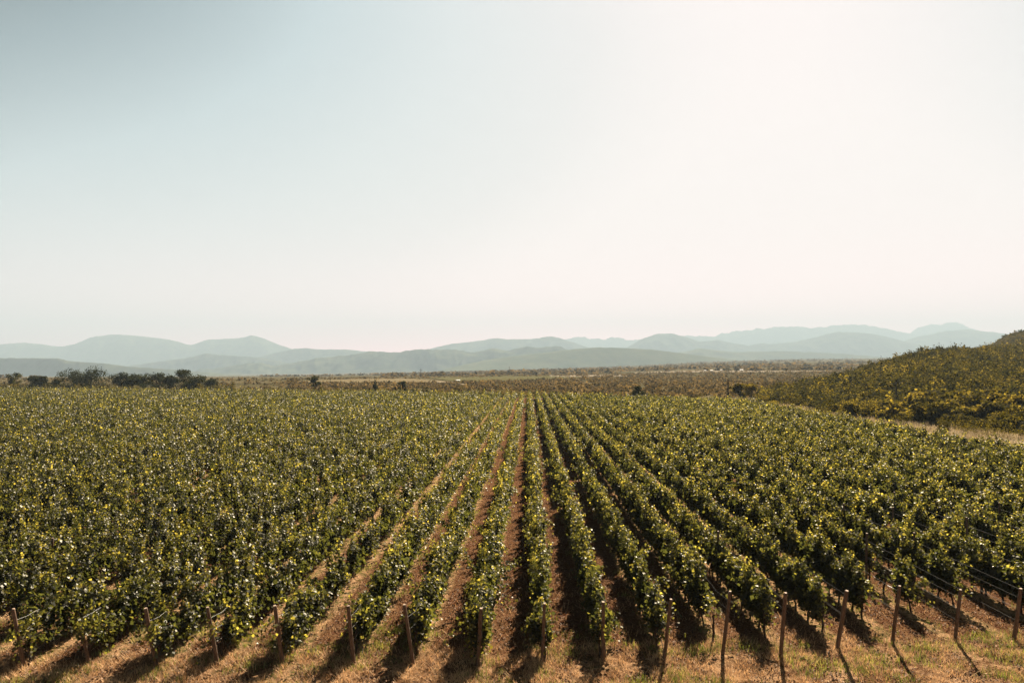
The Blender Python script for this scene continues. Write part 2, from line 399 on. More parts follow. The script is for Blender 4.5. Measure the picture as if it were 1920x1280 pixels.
ridge('hill', [(180, 694), (240, 686), (310, 676), (350, 671), (387, 662), (407, 665), (460, 668), (500, 672), (560, 684), (620, 694)], 7000, 702, M_HILL, 2., .7, 4, .6)
ridge('hill', [(430, 684), (480, 671), (520, 660), (565, 652), (600, 655), (650, 655), (690, 659), (740, 672), (800, 684)], 8300, 700, M_HILL, 2., .7, 5, .6)
ridge('hill', [(1150, 674), (1240, 663), (1280, 660), (1313, 653), (1347, 657), (1380, 660), (1467, 658), (1520, 660), (1580, 663), (1640, 668), (1720, 676)], 6200, 678, M_HILLG, 2., .5, 6, .5)
ridge('mountain', [(-260, 655), (-120, 650), (0, 645), (45, 642), (75, 645), (110, 650), (140, 645), (170, 632), (205, 627), (245, 628), (280, 632), (320, 637), (345, 644), (360, 647), (385, 637), (420, 635), (455, 633), (470, 628), (490, 633), (520, 645), (550, 655), (600, 668), (680, 684)], 10500, 700, M_HILL, 1.8, .8, 7, .5)
ridge('mountain', [(740, 680), (800, 656), (820, 650), (850, 644), (890, 640), (925, 634), (960, 636), (1000, 635), (1035, 630), (1060, 637), (1100, 650), (1150, 665), (1210, 680)], 9000, 690, M_HILL, 1.8, .7, 8, .6)
ridge('mountain', [(1120, 676), (1170, 655), (1200, 637), (1230, 626), (1260, 625), (1280, 630), (1313, 640), (1347, 637), (1363, 641), (1403, 648), (1427, 643), (1447, 645), (1487, 641), (1527, 633), (1567, 622), (1607, 623), (1633, 625), (1663, 631), (1700, 641), (1760, 654), (1850, 672)], 9300, 680, M_HILL, 1.6, .7, 9, .6)
ridge('mountain', [(1600, 665), (1700, 638), (1723, 630), (1737, 629), (1763, 622), (1813, 617), (1847, 621), (1877, 624), (1920, 632), (2040, 650), (2160, 668)], 10200, 680, M_HILL, 1.6, .7, 10, .6)
ridge('mountain', [(960, 660), (1030, 645), (1060, 636), (1085, 631), (1110, 634), (1130, 637), (1150, 631), (1180, 638), (1287, 629), (1340, 631), (1357, 624), (1397, 619), (1423, 617), (1453, 613), (1497, 612), (1530, 615), (1563, 610), (1593, 608), (1640, 611), (1680, 620), (1710, 626), (1760, 642), (1850, 662)], 13800, 680, M_HILL, 1.2, .7, 11, 1.7)
ridge('mountain', [(1600, 650), (1680, 634), (1710, 622), (1723, 614), (1747, 608), (1763, 608), (1793, 603), (1810, 610), (1830, 618), (1880, 634), (1960, 650)], 15000, 680, M_HILL, 1., .7, 12, 1.4)
# bare earth scar on the green slope
sc_pts = [(868, 681), (884, 682.5), (916, 677), (912, 671.5), (890, 672)]

# ------------------------------------------------------------------ the scrubby hillside
FOOT = [(1400, 756), (1440, 751), (1500, 765), (1600, 783), (1700, 796), (1800, 807), (1920, 818), (2100, 835), (2400, 870)]
SKYL = [(1400, 742, 225), (1440, 738, 230), (1480, 727, 236), (1520, 717, 243), (1560, 708, 250), (1600, 697, 256), (1640, 685, 262), (1700, 666, 272), (1760, 656, 288), (1840, 652, 312), (1920, 651, 340), (2100, 641, 380), (2400, 630, 400)]
hx = np.linspace(1400, 2400, 60); HT = np.concatenate([np.linspace(0, 1, 26), np.linspace(1.15, 2, 6)])
def hill_point(x, t):
    fy = float(np.interp(x, [p[0] for p in FOOT], [p[1] for p in FOOT]))
    sy = float(np.interp(x, [p[0] for p in SKYL], [p[1] for p in SKYL])); D = float(np.interp(x, [p[0] for p in SKYL], [p[2] for p in SKYL]))
    a = on_ground(x, fy); b_ = at(x, sy, D)
    d = ray(x, 683)
    if t <= 1:
        Y = a.y + (b_.y - a.y) * t; e = t * .8 + .2 * t * t
        z = -.3 + (b_.z + .3) * e + .8 * math.sin(math.pi * t) * n2(d.x * Y, Y, .03, 2) + .35 * n2(d.x * Y, Y, .12, 4)
    else:
        Y = b_.y + (t - 1) * 160; z = b_.z - (b_.z + 4) * (t - 1) ** 2
    return Vector((d.x * Y, Y, z))
HP = np.array([[hill_point(x, t) for x in hx] for t in HT])
def hillside_mat():
    m, t = new_mat('hillside_earth'); b = NB(t); p = b.pos()
    f = b.noise(p, .6, 7, .7); f2 = b.noise(p, .05, 4)
    c = b.ramp(f, [(.3, (.014, .0125, .0055)), (.5, (.03, .025, .011)), (.7, (.06, .047, .022))])
    b.out(b.principled(c, .95, .05, b.bump(f, .9, .4))); return m
h = link('hillside', mesh_grid('hillside', HP), hillside_mat()); tag(h, kind='structure')
M_KNOLL = hill_mat('knoll_scrub_earth', (.02, .018, .008), (.06, .046, .02), .3)
KN = [(1780, 668), (1855, 652), (1868, 640), (1882, 631), (1900, 624), (1920, 620), (2000, 606), (2150, 598), (2400, 600)]
ridge('hill', KN, 470, 690, M_KNOLL, 1.6, .4, 21, .4)

# ------------------------------------------------------------------ foliage kit
def clump_mesh(name, blobs, n, size, rg, tone0=.5, up=.35):
    """Leaf cards spread through the shells of several blobs (x, y, z, rx, rz): an uneven crown with gaps."""
    Ps, Ns, Ts = [], [], []
    vol = np.array([b_[3] ** 2 * b_[4] for b_ in blobs]) ** .75; cnt = (vol / vol.sum() * n).astype(int) + 4
    for (x, y, z, rx, rz), c in zip(blobs, cnt):
        d = unit(rg.normal(size=(c, 3))); r_ = rg.uniform(.45, 1.08, c)[:, None]
        Ps.append(d * r_ * np.array([rx, rx, rz]) + np.array([x, y, z]))
        Ns.append(d + rg.normal(size=(c, 3)) * .7 + np.array([0, 0, up])); Ts.append(np.clip(rg.normal(tone0 + rg.normal(0, .13), .16, c), 0, 1))
    P, N, Tn = np.concatenate(Ps), np.concatenate(Ns), np.concatenate(Ts)
    return mesh_quads(name, leaf_quads(P, N, size * rg.uniform(.7, 1.3, len(P)), .3, 1., rg), Tn)
def shrub_blobs(rg, n=6):
    """Unit shrub about 1 m high and 1.4 m wide standing on z=0."""
    out = [(0, 0, .45, .42, .42)]
    for k in range(n):
        a = rg.uniform(0, 6.28); q = rg.uniform(.15, .48); s_ = rg.uniform(.18, .34)
        out.append((q * math.cos(a), q * math.sin(a), rg.uniform(.25, .80), s_, s_ * rg.uniform(.7, 1.1)))
    return out
def make_variants(name, k, n, size, tone0, seed, blobs=6):
    out = []
    for i in range(k):
        rg = np.random.default_rng(seed + i); out.append(clump_mesh(name, shrub_blobs(rg, blobs), n, size, rg, tone0))
    return out

# scrub on the hillside: the nearest 290 as shrubs of their own, the rest one mass
SHRUBV = make_variants('hillside_shrub', 8, 420, .15, .50, 100)
SHRUBL = make_variants('hillside_shrub', 4, 420, .15, .80, 200)
for me in SHRUBV + SHRUBL: me.materials.append(M_SCRUB)
cand = []
rs = random.Random(5)
while len(cand) < 5600:
    x = rs.uniform(1425, 2120); t = rs.random() ** .9
    p = hill_point(x, t)
    if rs.random() < min(1, p.y / 170): cand.append((x, t, p))
def occluded_edge(x, t): return x > 1950
inframe = sorted([c for c in cand if c[0] < 1925], key=lambda c: c[2].y)
near = inframe[:290]; nearset = set(id(c) for c in near)
for i, c in enumerate(near):
    light = rs.random() < .28
    me = rs.choice(SHRUBL if light else SHRUBV)
    o = link('hillside_shrub', me); hgt = rs.uniform(1.1, 2.3) * (1.6 if rs.random() < .28 else 1)
    o.location = c[2] - Vector((0, 0, .12)); o.scale = (hgt * rs.uniform(.9, 1.4),) * 2 + (hgt,); o.rotation_euler.z = rs.uniform(0, 6.28)
    if light: tag(o, 'pale yellowish shrub on the lower slope of the scrubby hillside', 'shrub', 'pale shrubs on the lower hillside')
    else: tag(o, 'dark olive shrub on the lower slope of the scrubby hillside', 'shrub', 'dark shrubs on the lower hillside')
def mass(name, places, variants_n, cards, size, mat, tone0, seed, spread=.5):
    """Many small clumps as one mesh: places = (point, height, width)."""
    rg = np.random.default_rng(seed)
    P = np.array([p for p, _, _ in places]); H = np.array([h_ for _, h_, _ in places]); Wd = np.array([w_ for _, _, w_ in places]); n = len(P)
    d = unit(rg.normal(size=(n, cards, 3))); d[..., 2] = np.abs(d[..., 2]) * .9 - .1
    lump = 1 + .35 * np.sin(3 * np.arctan2(d[..., 1], d[..., 0]) + rg.uniform(0, 6.28, (n, 1)))
    r_ = rg.uniform(.5, 1.05, (n, cards)) * lump
    Q = P[:, None] + d * r_[..., None] * np.stack([Wd / 2, Wd / 2, H * .95], -1)[:, None]
    N = d + rg.normal(size=d.shape) * .6 + np.array([0, 0, .3])
    base = np.clip(rg.normal(tone0, .24, (n, 1)), 0, 1); Tn = np.clip(base + rg.normal(0, .13, (n, cards)), 0, 1)
    sz = (size * (H[:, None] * .5 + .5)) * rg.uniform(.7, 1.3, (n, cards))
    me = mesh_quads(name, leaf_quads(Q.reshape(-1, 3), N.reshape(-1, 3), sz.reshape(-1), .3, 1., rg), Tn.reshape(-1))
    return link(name, me, mat)
rest = [c for c in cand if id(c) not in nearset]
o = mass('hillside_scrub', [(tuple(c[2]), rs.uniform(.9, 1.9) * q_, rs.uniform(1.5, 3.2) * (q_ * .5 + .5)) for c in rest for q_ in [1.9 if rs.random() < .16 else 1.0]], 0, 90, .27, M_SCRUB, .36, 3)
tag(o, 'mass of olive and brown scrub covering the upper hillside', 'scrub', None, 'stuff')
# knoll scrub behind
kn = []
for i in range(900):
    x = rs.uniform(1840, 2150); t = rs.random()
    y = float(np.interp(x, [p[0] for p in KN], [p[1] for p in KN])) + (1 - t) * 45
    D = 470 - (1 - t) * 60
    p = at(x, y + 1, 470 - (1 - t) * 90) - Vector((0, 0, .3)); kn.append((tuple(p), rs.uniform(1.5, 2.6), rs.uniform(2.5, 4.5)))
o = mass('knoll_scrub', kn, 0, 40, .5, M_SCRUB, .3, 4); tag(o, 'dark scrub covering the knoll that rises behind the hillside', 'scrub', None, 'stuff')

# scrub on the plain beyond the vineyard
def in_patch(px, py):
    if 560 < px < 850 and 709 < py < 718: return True
    if 800 < px < 1090:
        lo = np.interp(px, [800, 860, 960, 1040, 1090], [707.5, 716, 714, 710, 707.5]); hi = np.interp(px, [800, 860, 960, 1040, 1090], [706.5, 705, 703.5, 704, 706.5])
        return hi < py < lo
    return False
pl = []
while len(pl) < 8000:
    px = rs.uniform(-60, 1980); py = 699 + 46 * rs.random() ** 1.15
    D = CAMH * F / (py - 683.0)
    if D > 800: continue
    if in_patch(px, py): continue
    if px < 860 and py < 709 and rs.random() < .75: continue
    if px < 540 and rs.random() < .8: continue
    d = ray(px, 683); X = d.x * D
    if D < far_y(min(X, 50)) + 8 or (X > 48 and D < 182): continue
    if rs.random() > min(1, D / 520): continue
    pl.append(((X, D, float(plain_z(X, D)) - .1), rs.uniform(.8, 2.0), rs.uniform(1.8, 4.2)))
o = mass('plain_scrub', pl, 0, 15, .75, M_PLAINSH, .55, 6); tag(o, 'grey green scrub dotted over the plain beyond the vineyard', 'scrub', None, 'stuff')
fw = []
for i in range(9000):
    px = rs.uniform(-100, 2050); D = 800 * (4600 / 800) ** rs.random()
    d = ray(px, 683); X = d.x * D
    if mnoise.noise(Vector((X * .0022, D * .006, 3))) < -.02 + (.25 if px < 700 else 0) + (.3 if px < 480 else 0): continue
    fw.append(((X, D, float(plain_z(X, D)) - .3), rs.uniform(2, 5.5), rs.uniform(5, 14)))
o = mass('distant_woodland', fw, 0, 14, 1.6, M_PLAINSH, .6, 8); tag(o, 'faint lines of trees across the far plain', 'woodland', None, 'stuff')

# ------------------------------------------------------------------ trees and bushes beyond the vines
def tree(name, x, ytop, w, D, label, group=None, cat='tree', kind='round', mat=M_TREE, tone0=.4, seed=0, base_z=0., n=2200):
    """A tree of given top (pixel x, ytop), pixel width w at distance D standing on the plain."""
    top = at(x, ytop, D); Hh = max(top.z - base_z, 1.0); Wm = w / F * D
    rg = np.random.default_rng(1000 + seed)
    e = empty(name, (top.x, D, base_z)); tag(e, label, cat, group)
    blobs = []; limbs = MB()
    if kind == 'conifer':
        limbs.tube([(0, 0, -.2), (0, 0, Hh * .95)], [Hh * .03, Hh * .005])
        for k in range(9):
            f = k / 8; z = Hh * (.12 + .85 * f); rad = Wm * .5 * (1 - f) + .12
            for q in range(3):
                a = rg.uniform(0, 6.28); blobs.append((rad * .5 * math.cos(a), rad * .5 * math.sin(a), z, rad * .6, rad * .35))
    else:
        th = Hh * (.28 if kind == 'round' else .18)
        lean = rg.normal(0, .06 * Hh)
        limbs.tube([(0, 0, -.2), (lean * .3, 0, th * .6), (lean, 0, th)], [Hh * .045, Hh * .035, Hh * .028])
        nl = 7 if kind == 'round' else 8
        for k in range(nl):
            a = k * 6.28 / nl + rg.normal(0, .4); q = Wm * .5 * rg.uniform(.25, .72); z = Hh * rg.uniform(.38, .86)
            if k == 0: q, z = 0.06 * Wm, Hh * .88
            tx, ty = q * math.cos(a), q * math.sin(a)
            limbs.tube([(lean, 0, th * .9), (lean + (tx - lean) * .45, ty * .45, (th + z) / 2), (tx, ty, z)], [Hh * .022, Hh * .014, Hh * .004], 5)
            s_ = Wm * rg.uniform(.17, .30) * (.6 if kind == 'sparse' else 1)
            blobs.append((tx, ty, min(z, Hh - s_ * .6), s_, s_ * rg.uniform(.6, .9)))
            for q2 in range(2 if kind == 'round' else 1):
                b2 = rg.normal(size=3) * s_ * .8
                blobs.append((tx + b2[0], ty + b2[1], min(max(z + b2[2] * .6, .2 * Hh), Hh - s_ * .4), s_ * .6, s_ * .45))
    link('trunk', limbs.mesh('trunk'), M_TRUNK, e)
    nn = int(n * (.55 if kind == 'sparse' else 1))
    link('crown', clump_mesh('crown', blobs, nn, .045 * max(Hh, 3) ** .5 * (D / 120) ** .5 * 2.0, rg, tone0), mat, e)
    return e
TL = [  # x, ytop, width, kind, label
    (28, 699, 30, 'sparse', 'thin pale see-through tree at the outer end of the line behind the vines'),
    (65, 706, 22, 'round', 'small dark round tree just after the thin pale tree in the line behind the vines'),
    (83, 707, 20, 'round', 'small tree with brownish crown between dark bushes in the line behind the vines'),
    (106, 713, 18, 'round', 'lowest little tree of the line, beside the big twin-crowned tree'),
    (140, 697, 44, 'round', 'broad dark tree, lower half of the big twin-crowned pair behind the vines'),
    (172, 691, 48, 'round', 'tallest and widest dark tree, upper half of the big twin-crowned pair behind the vines'),
    (229, 700, 32, 'round', 'dark tree with a narrow pointed top after the gap beside the big twin-crowned pair'),
    (250, 705, 26, 'round', 'dark tree leaning against the pointed one in the line behind the vines'),
    (271, 708, 20, 'round', 'small open tree in the middle of the line behind the vines'),
    (297, 701, 32, 'round', 'dark round-headed tree in the middle of the line behind the vines'),
    (321, 707, 22, 'round', 'short tree filling the gap before the second tallest tree of the line'),
    (347, 695, 34, 'round', 'second tallest tree of the line, with a wind-swept top above the vines'),
    (371, 705, 30, 'round', 'dark tree sloping down from the second tallest tree of the line'),
    (394, 713, 22, 'round', 'last low tree of the dark line before the open bushes'),
    (590, 704, 24, 'sparse', 'wispy tall shrub-like tree standing alone among low bushes behind the vines'),
    (703, 711, 14, 'conifer', 'narrow pointed dark tree alone behind the middle of the vineyard'),
    (756, 713, 18, 'sparse', 'see-through pale sapling behind the vineyard near the tan field'),
    (908, 724, 14, 'conifer', 'small pointed dark tree at the end of the vine rows'),
    (1195, 724, 24, 'round', 'round dark tree standing alone on the scrub plain at the vineyard end'),
]
for i, (x, yt, w, k, lab) in enumerate(TL):
    w *= 1.25; yt -= 2 if x < 420 else 0
    X = (x - 990) / F * 250; D = far_y(X) + 10 + rs.uniform(0, 8)
    tree('broadleaf_tree' if k != 'conifer' else 'conifer_tree', x, yt, w, D, lab, 'trees beyond the far end of the vines', 'tree', k, M_TREE, .38 if k != 'sparse' else .7, i)
for i, (x, yt, w, D, lab, tn) in enumerate([
    (1386, 718, 22, 186, 'slim green tree beside the pole at the vineyard corner', .55),
    (1406, 719, 34, 192, 'rounder green tree next to the slim one by the pole', .8)]):
    tree('broadleaf_tree', x, yt, w, D, lab, 'trees at the vineyard corner', 'tree', 'round', M_SCRUB, tn, 60 + i)
def bush(x, ytop, w, D, label, group, tone='dark', base=None, name='bush', n=420, seed=0, mat=M_SCRUB):
    bz = 0. if base is None else base
    top = at(x, ytop, D); Hh = max(top.z - bz, .6); Wm = w / F * D
    rg = np.random.default_rng(3000 + seed)
    bl = [(b_[0] * Wm / 1.1, b_[1] * Wm / 1.1, b_[2] * Hh, b_[3] * Wm / 1.1, b_[4] * Hh) for b_ in shrub_blobs(rg, 7)]
    o = link(name, clump_mesh(name, bl, n, .10 * max(Hh, 1.5) ** .4 * (D / 100) ** .6, rg, {'dark': .22, 'mid': .5, 'pale': .8, 'brown': .5}[tone]), mat)
    o.location = (top.x, D, bz - .05); return tag(o, label, 'bush', group)
# low bushes in front of and between the trees
gb = 'low bushes in the strip behind the vine field'
xs_b = [-8, 13, 31, 49, 73, 88, 109, 131, 146, 164, 181, 198, 222, 250, 272, 296, 322, 346, 372, 396, 416, 435, 5, 22, 40, 56, 96, 118, 155, 190, 206, 240, 262, 285, 310, 335, 360, 385, 408, 425, 445, 462, 505, 522, 545, 560, 578, 606, 625, 650, 668, 685, 715, 740, 775, 795, 820, 850, 872, 890, 925, 945, 965, 985, 1012, 1035, 1060, 1085, 1110, 1150, 1222, 1245, 1290, 1315, 1340, 1360]
for i, x in enumerate(xs_b):
    X = (x - 990) / F * 240; D = far_y(X) + 6 + rs.uniform(0, 5)
    basey = 683 + CAMH * F / D
    hgt = rs.uniform(2.9, 4.1) if x < 440 else rs.uniform(1.8, 3.0); yt = basey - hgt * F / D
    if x in (650, 787, 872, 795, 890, 945): yt -= 4
    dark = rs.random() < (.55 if x > 480 else .6)
    bush(x, yt, rs.uniform(20, 34), D, ('low dark green bush in the strip behind the far end of the vines' if dark else 'low brownish bush in the strip behind the far end of the vines'),
         ('dark ' if dark else 'brownish ') + gb, 'dark' if dark else 'brown', seed=i, n=300, mat=M_TREE if dark else M_SCRUB)
# bushes along the foot of the hillside
for i, (x, yt, yb, w, tone, lab) in enumerate([
    (1440, 738, 752, 36, 'pale', 'pale green bush where the vineyard edge meets the hillside'),
    (1462, 728, 750, 40, 'mid', 'rounded mid green bush at the thin end of the hillside'),
    (1448, 750, 762, 34, 'pale', 'low bright green bush touching the vines below the hillside tip'),
    (1490, 738, 764, 34, 'mid', 'loose olive bush above the start of the dry grass strip'),
    (1543, 759, 781, 42, 'mid', 'dome-shaped green bush sitting on the edge of the dry grass'),
    (1590, 744, 780, 46, 'pale', 'wide leafy bush with bright sprays above the dry grass'),
    (1560, 742, 772, 40, 'dark', 'dark bush behind the dome-shaped green one'),
    (1640, 745, 782, 44, 'pale', 'yellow-tipped bush with upright sprays by the hill foot'),
    (1690, 768, 794, 50, 'dark', 'dark spreading bush low on the hill beside the dry grass'),
    (1750, 745, 796, 46, 'dark', 'tall dark bush climbing from the dry grass towards the hill'),
    (1770, 786, 812, 30, 'dark', 'small round bush standing out in the dry grass strip'),
    (1822, 778, 812, 56, 'mid', 'large olive bush beside the brown mound'),
    (1875, 764, 806, 60, 'mid', 'big green bush spreading behind the brown mound'),
    (1912, 752, 806, 44, 'dark', 'dark upright bush cut by the picture edge behind the brown mound'),
    (1880, 793, 822, 130, 'brown', 'wide low brown mound of dry bramble at the vine edge')]):
    g0 = on_ground(x, yb); bush(x, yt, w, g0.y, lab, 'bushes along the foot of the hillside', tone, seed=80 + i, n=900, mat=M_SCRUB)

# ------------------------------------------------------------------ poles, wires, far buildings
def utility_pole(x, ytop, D, bz, label, arm=True):
    top = at(x, ytop, D); Hh = top.z - bz
    e = empty('utility_pole', (top.x, D, bz)); tag(e, label, 'utility pole', 'wooden utility poles')
    link('pole', MB().tube([(0, 0, -.4), (0, 0, Hh)], [.20, .14], 8).mesh('pole'), M_POLE, e)
    if arm:
        link('crossarm', MB().box((0, .12, Hh - .5), (1.8, .1, .12)).mesh('crossarm'), M_POLE, e)
        for dx in (-.8, 0, .8):
            link('insulator', MB().tube([(dx, .12, Hh - .44), (dx, .12, Hh - .36), (dx, .12, Hh - .24)], [.03, .07, .04], 8).mesh('insulator'), M_WHITE, e)
    return Vector((top.x, D, top.z - .24))
pa = utility_pole(1365, 711, 182, 0, 'bare wooden utility pole at the far corner of the vine field')
hp = min((hill_point(1680, t) for t in np.linspace(0, .6, 80)), key=lambda p: abs((ROT.transposed() @ (p - cam.location)).y / -(ROT.transposed() @ (p - cam.location)).z * F - (CY - 758)))
pb = utility_pole(1680, 716, hp.y, hp.z, 'dark utility pole with a crossarm standing in the hillside scrub')
hq = hill_point(2050, .30); pcx = hq + Vector((0, 0, 7.0))
for k, dx in enumerate((-.8, 0, .8)):
    for a, c_, nm in ((pa, pb, 'the vineyard corner pole and the hillside pole'), (pb, pcx, 'the hillside pole and the edge of view')):
        pts = [a.lerp(c_, f) + Vector((dx, .12, -4 * .9 * f * (1 - f))) for f in np.linspace(0, 1, 14)]
        tag(link('power_line', MB().tube(pts, .012, 4).mesh('power_line'), M_POLE), 'thin dark power line sagging between ' + nm, 'power line', 'power lines between ' + nm)
def mast(x, yt, yb, D, label):
    b0 = at(x, yb, D); t0 = at(x, yt, D); Hh = t0.z - b0.z; e = empty('lattice_mast', b0); tag(e, label, 'mast', 'far masts on the plain')
    m_ = MB()
    for sx, sy in ((-1, -1), (1, -1), (1, 1), (-1, 1)): m_.tube([(sx * Hh * .07, sy * Hh * .07, -1), (0, 0, Hh)], [.12, .06], 4)
    for f in (.2, .4, .6, .8):
        q = Hh * .07 * (1 - f); z = Hh * f
        m_.tube([(-q, -q, z), (q, -q, z), (q, q, z), (-q, q, z), (-q, -q, z)], .06, 4)
    link('tower', m_.mesh('tower'), M_POLE, e)
    link('crossarm', MB().box((0, 0, Hh * .82), (Hh * .28, .15, .2)).mesh('crossarm'), M_POLE, e)
mast(789, 690, 711, 620, 'faint tall mast on the plain beyond the tan field')
mast(955, 686, 701, 900, 'faint mast in the far tree line behind the green field')
def small_house(x, yb, w, hpx, D, label, group=None, name='small_house'):
    b0 = at(x, yb, D); b0.z = float(plain_z(b0.x, D)); Wm = w / F * D; Hh = hpx / F * D
    e = empty(name, b0); tag(e, label, 'building', group)
    link('wall', MB().box((0, 0, Hh * .35), (Wm, Wm * .7, Hh * .7)).mesh('wall'), M_WHITE, e)
    r_ = MB(); a, c_ = Wm * .54, Wm * .4
    z0, z1 = Hh * .703, Hh
    P_ = [(-a, -c_, z0), (a, -c_, z0), (a, c_, z0), (-a, c_, z0), (-a, 0, z1), (a, 0, z1)]
    r_.v += [Vector(p) for p in P_]; r_.f += [(0, 1, 5, 4), (2, 3, 4, 5), (1, 2, 5), (3, 0, 4), (3, 2, 1, 0)]
    link('roof', r_.mesh('roof'), M_WHITE if name == 'small_shed' else M_ROOF, e)
    link('door', MB().box((Wm * .2, -Wm * .36, Hh * .22), (Wm * .16, .1, Hh * .44)).mesh('door'), M_POLE, e)
small_house(858, 716.5, 9, 3.6, 415, 'small white shed at the edge of the green field on the plain', None, 'small_shed')
for i, (x, yb, w, D, lab) in enumerate([(1322, 698, 4, 800, 'tiny white house at the near end of the pale far track'), (1334, 698.5, 5, 790, 'tiny wide white house on the pale far track'),
        (1352, 698, 4, 810, 'tiny white house in the middle of the pale far track'), (1390, 698, 6, 800, 'brightest tiny white house on the pale far track')]):
    small_house(x, yb, w, 2.6, D, lab, 'tiny houses along the far track')

# ------------------------------------------------------------------ vineyard: end posts, wires, hedges
ENDS = {-8: (45, 1249, 22, 1), -7: (167, 1243, 152, 1177), -6: (293, 1252, 273, 1140), -5: (408, 1245, 389, 1138), -4: (530, 1243, 515, 1135), -3: (663, 1243, 653, 1135),
        -2: (775, 1245, 758, 1133), -1: (896, 1247, 902, 1140), 0: (1017, 1240, 1021, 1131), 1: (1131, 1237, 1131, 1128), 2: (1245, 1237, 1258, 1123), 3: (1355, 1227, 1369, 1108),
        4: (1464, 1227, 1473, 1111), 5: (1570, 1213, 1588, 1107), 6: (1673, 1205, 1687, 1098), 7: (1791, 1200, 1801, 1105), 8: (1901, 1200, 1914, 1103)}
ORD = ['first', 'second', 'third', 'fourth', 'fifth', 'sixth', 'seventh', 'eighth', 'ninth', 'tenth', 'eleventh', 'twelfth', 'thirteenth', 'fourteenth', 'fifteenth', 'sixteenth', 'seventeenth']
def ordinal(n):
    if n <= 17: return ORD[n - 1]
    return f"{n}{'th' if 10 <= n % 100 <= 20 else {1: 'st', 2: 'nd', 3: 'rd'}.get(n % 10, 'th')}"
EXTRA = {-7: 'half covered by trailing vine shoots', -6: 'with vine leaves hanging at its foot', -5: 'standing clear with wires behind it', -4: 'with a leafy shoot hugging its foot', -3: 'leaning away from the bare wires',
         -2: 'in front of a dark shaded patch', -1: 'topped by bright overhanging leaves', 0: 'upright between two dark shadow strips', 1: 'straight, its shadow slanting below it', 2: 'tall and pale-topped beside bare wires',
         3: 'tilted, with its shadow straight below', 4: 'beside reddish soil and short shadow', 5: 'with a vine shoot on its foot', 6: 'knotted at the top, casting a long shadow', 7: 'on grassy ground with a long thin shadow', 8: 'darkest of all the posts'}
def post_mesh(name, vec, rad, seed):
    rg = random.Random(seed); pts = []; rd = []
    for f in (-.12, 0, .25, .5, .75, .985, 1.0):
        p = vec * f; pts.append(p + Vector((rg.uniform(-.008, .008), rg.uniform(-.008, .008), 0))); rd.append(rad * (1.08 - .14 * f) * rg.uniform(.96, 1.04) * (.86 if f == 1 else 1))
    return MB().tube(pts, rd, 10).mesh(name)
def cap_mesh(vec, rad):
    return MB().tube([vec * 1.0, vec + vec.normalized() * .012], [rad * .80, rad * .70], 10).mesh('cut_top')
POSTX, POSTY, POSTTOP = {}, {}, {}
for k, (bx, by, tx, ty) in ENDS.items():
    b0 = on_ground(bx, by, .04)
    if k == -8: tx, ty = bx - 20, by - 108
    lean = .45; top = at(tx, ty, b0.y - lean)
    vec = top - b0; vec.y = -lean
    POSTX[k], POSTY[k], POSTTOP[k] = b0.x, b0.y, top
    e = empty('end_post', b0)
    pos_ = {-8: 'wooden end post at the outer corner hidden by trailing vine shoots'}.get(k) or f"wooden end post {EXTRA[k]}, {ordinal(k + 9)} from the outer corner"
    tag(e, pos_, 'post', 'wooden end posts along the front of the vineyard')
    pr = random.uniform(.054, .070)
    link('shaft', post_mesh('shaft', vec, pr, 40 + k), M_POST, e)
    link('cut_top', cap_mesh(vec, pr), M_POSTTOP, e)
def row_x(k):
    if k in POSTX: return POSTX[k]
    return POSTX[8] + (k - 8) * 2.03 if k > 8 else POSTX[-8] + (k + 8) * 2.0
START = {-8: .1, -7: .0, -6: .0, -5: .6, -4: .1, -3: .8, -2: .9, -1: .0, 0: .1, 1: .2, 2: .9, 3: 1.4, 4: 1.5, 5: 1.5, 6: 2.2, 7: 3.0, 8: 3.6}
def row_end_y(k):
    if k in POSTY: return POSTY[k]
    x = row_x(k); return 23.7 if k < 0 else 26.2 + .06 * (x - 17)
KMIN, KMAX = -92, int((XR - POSTX[8]) / 2.03) + 8

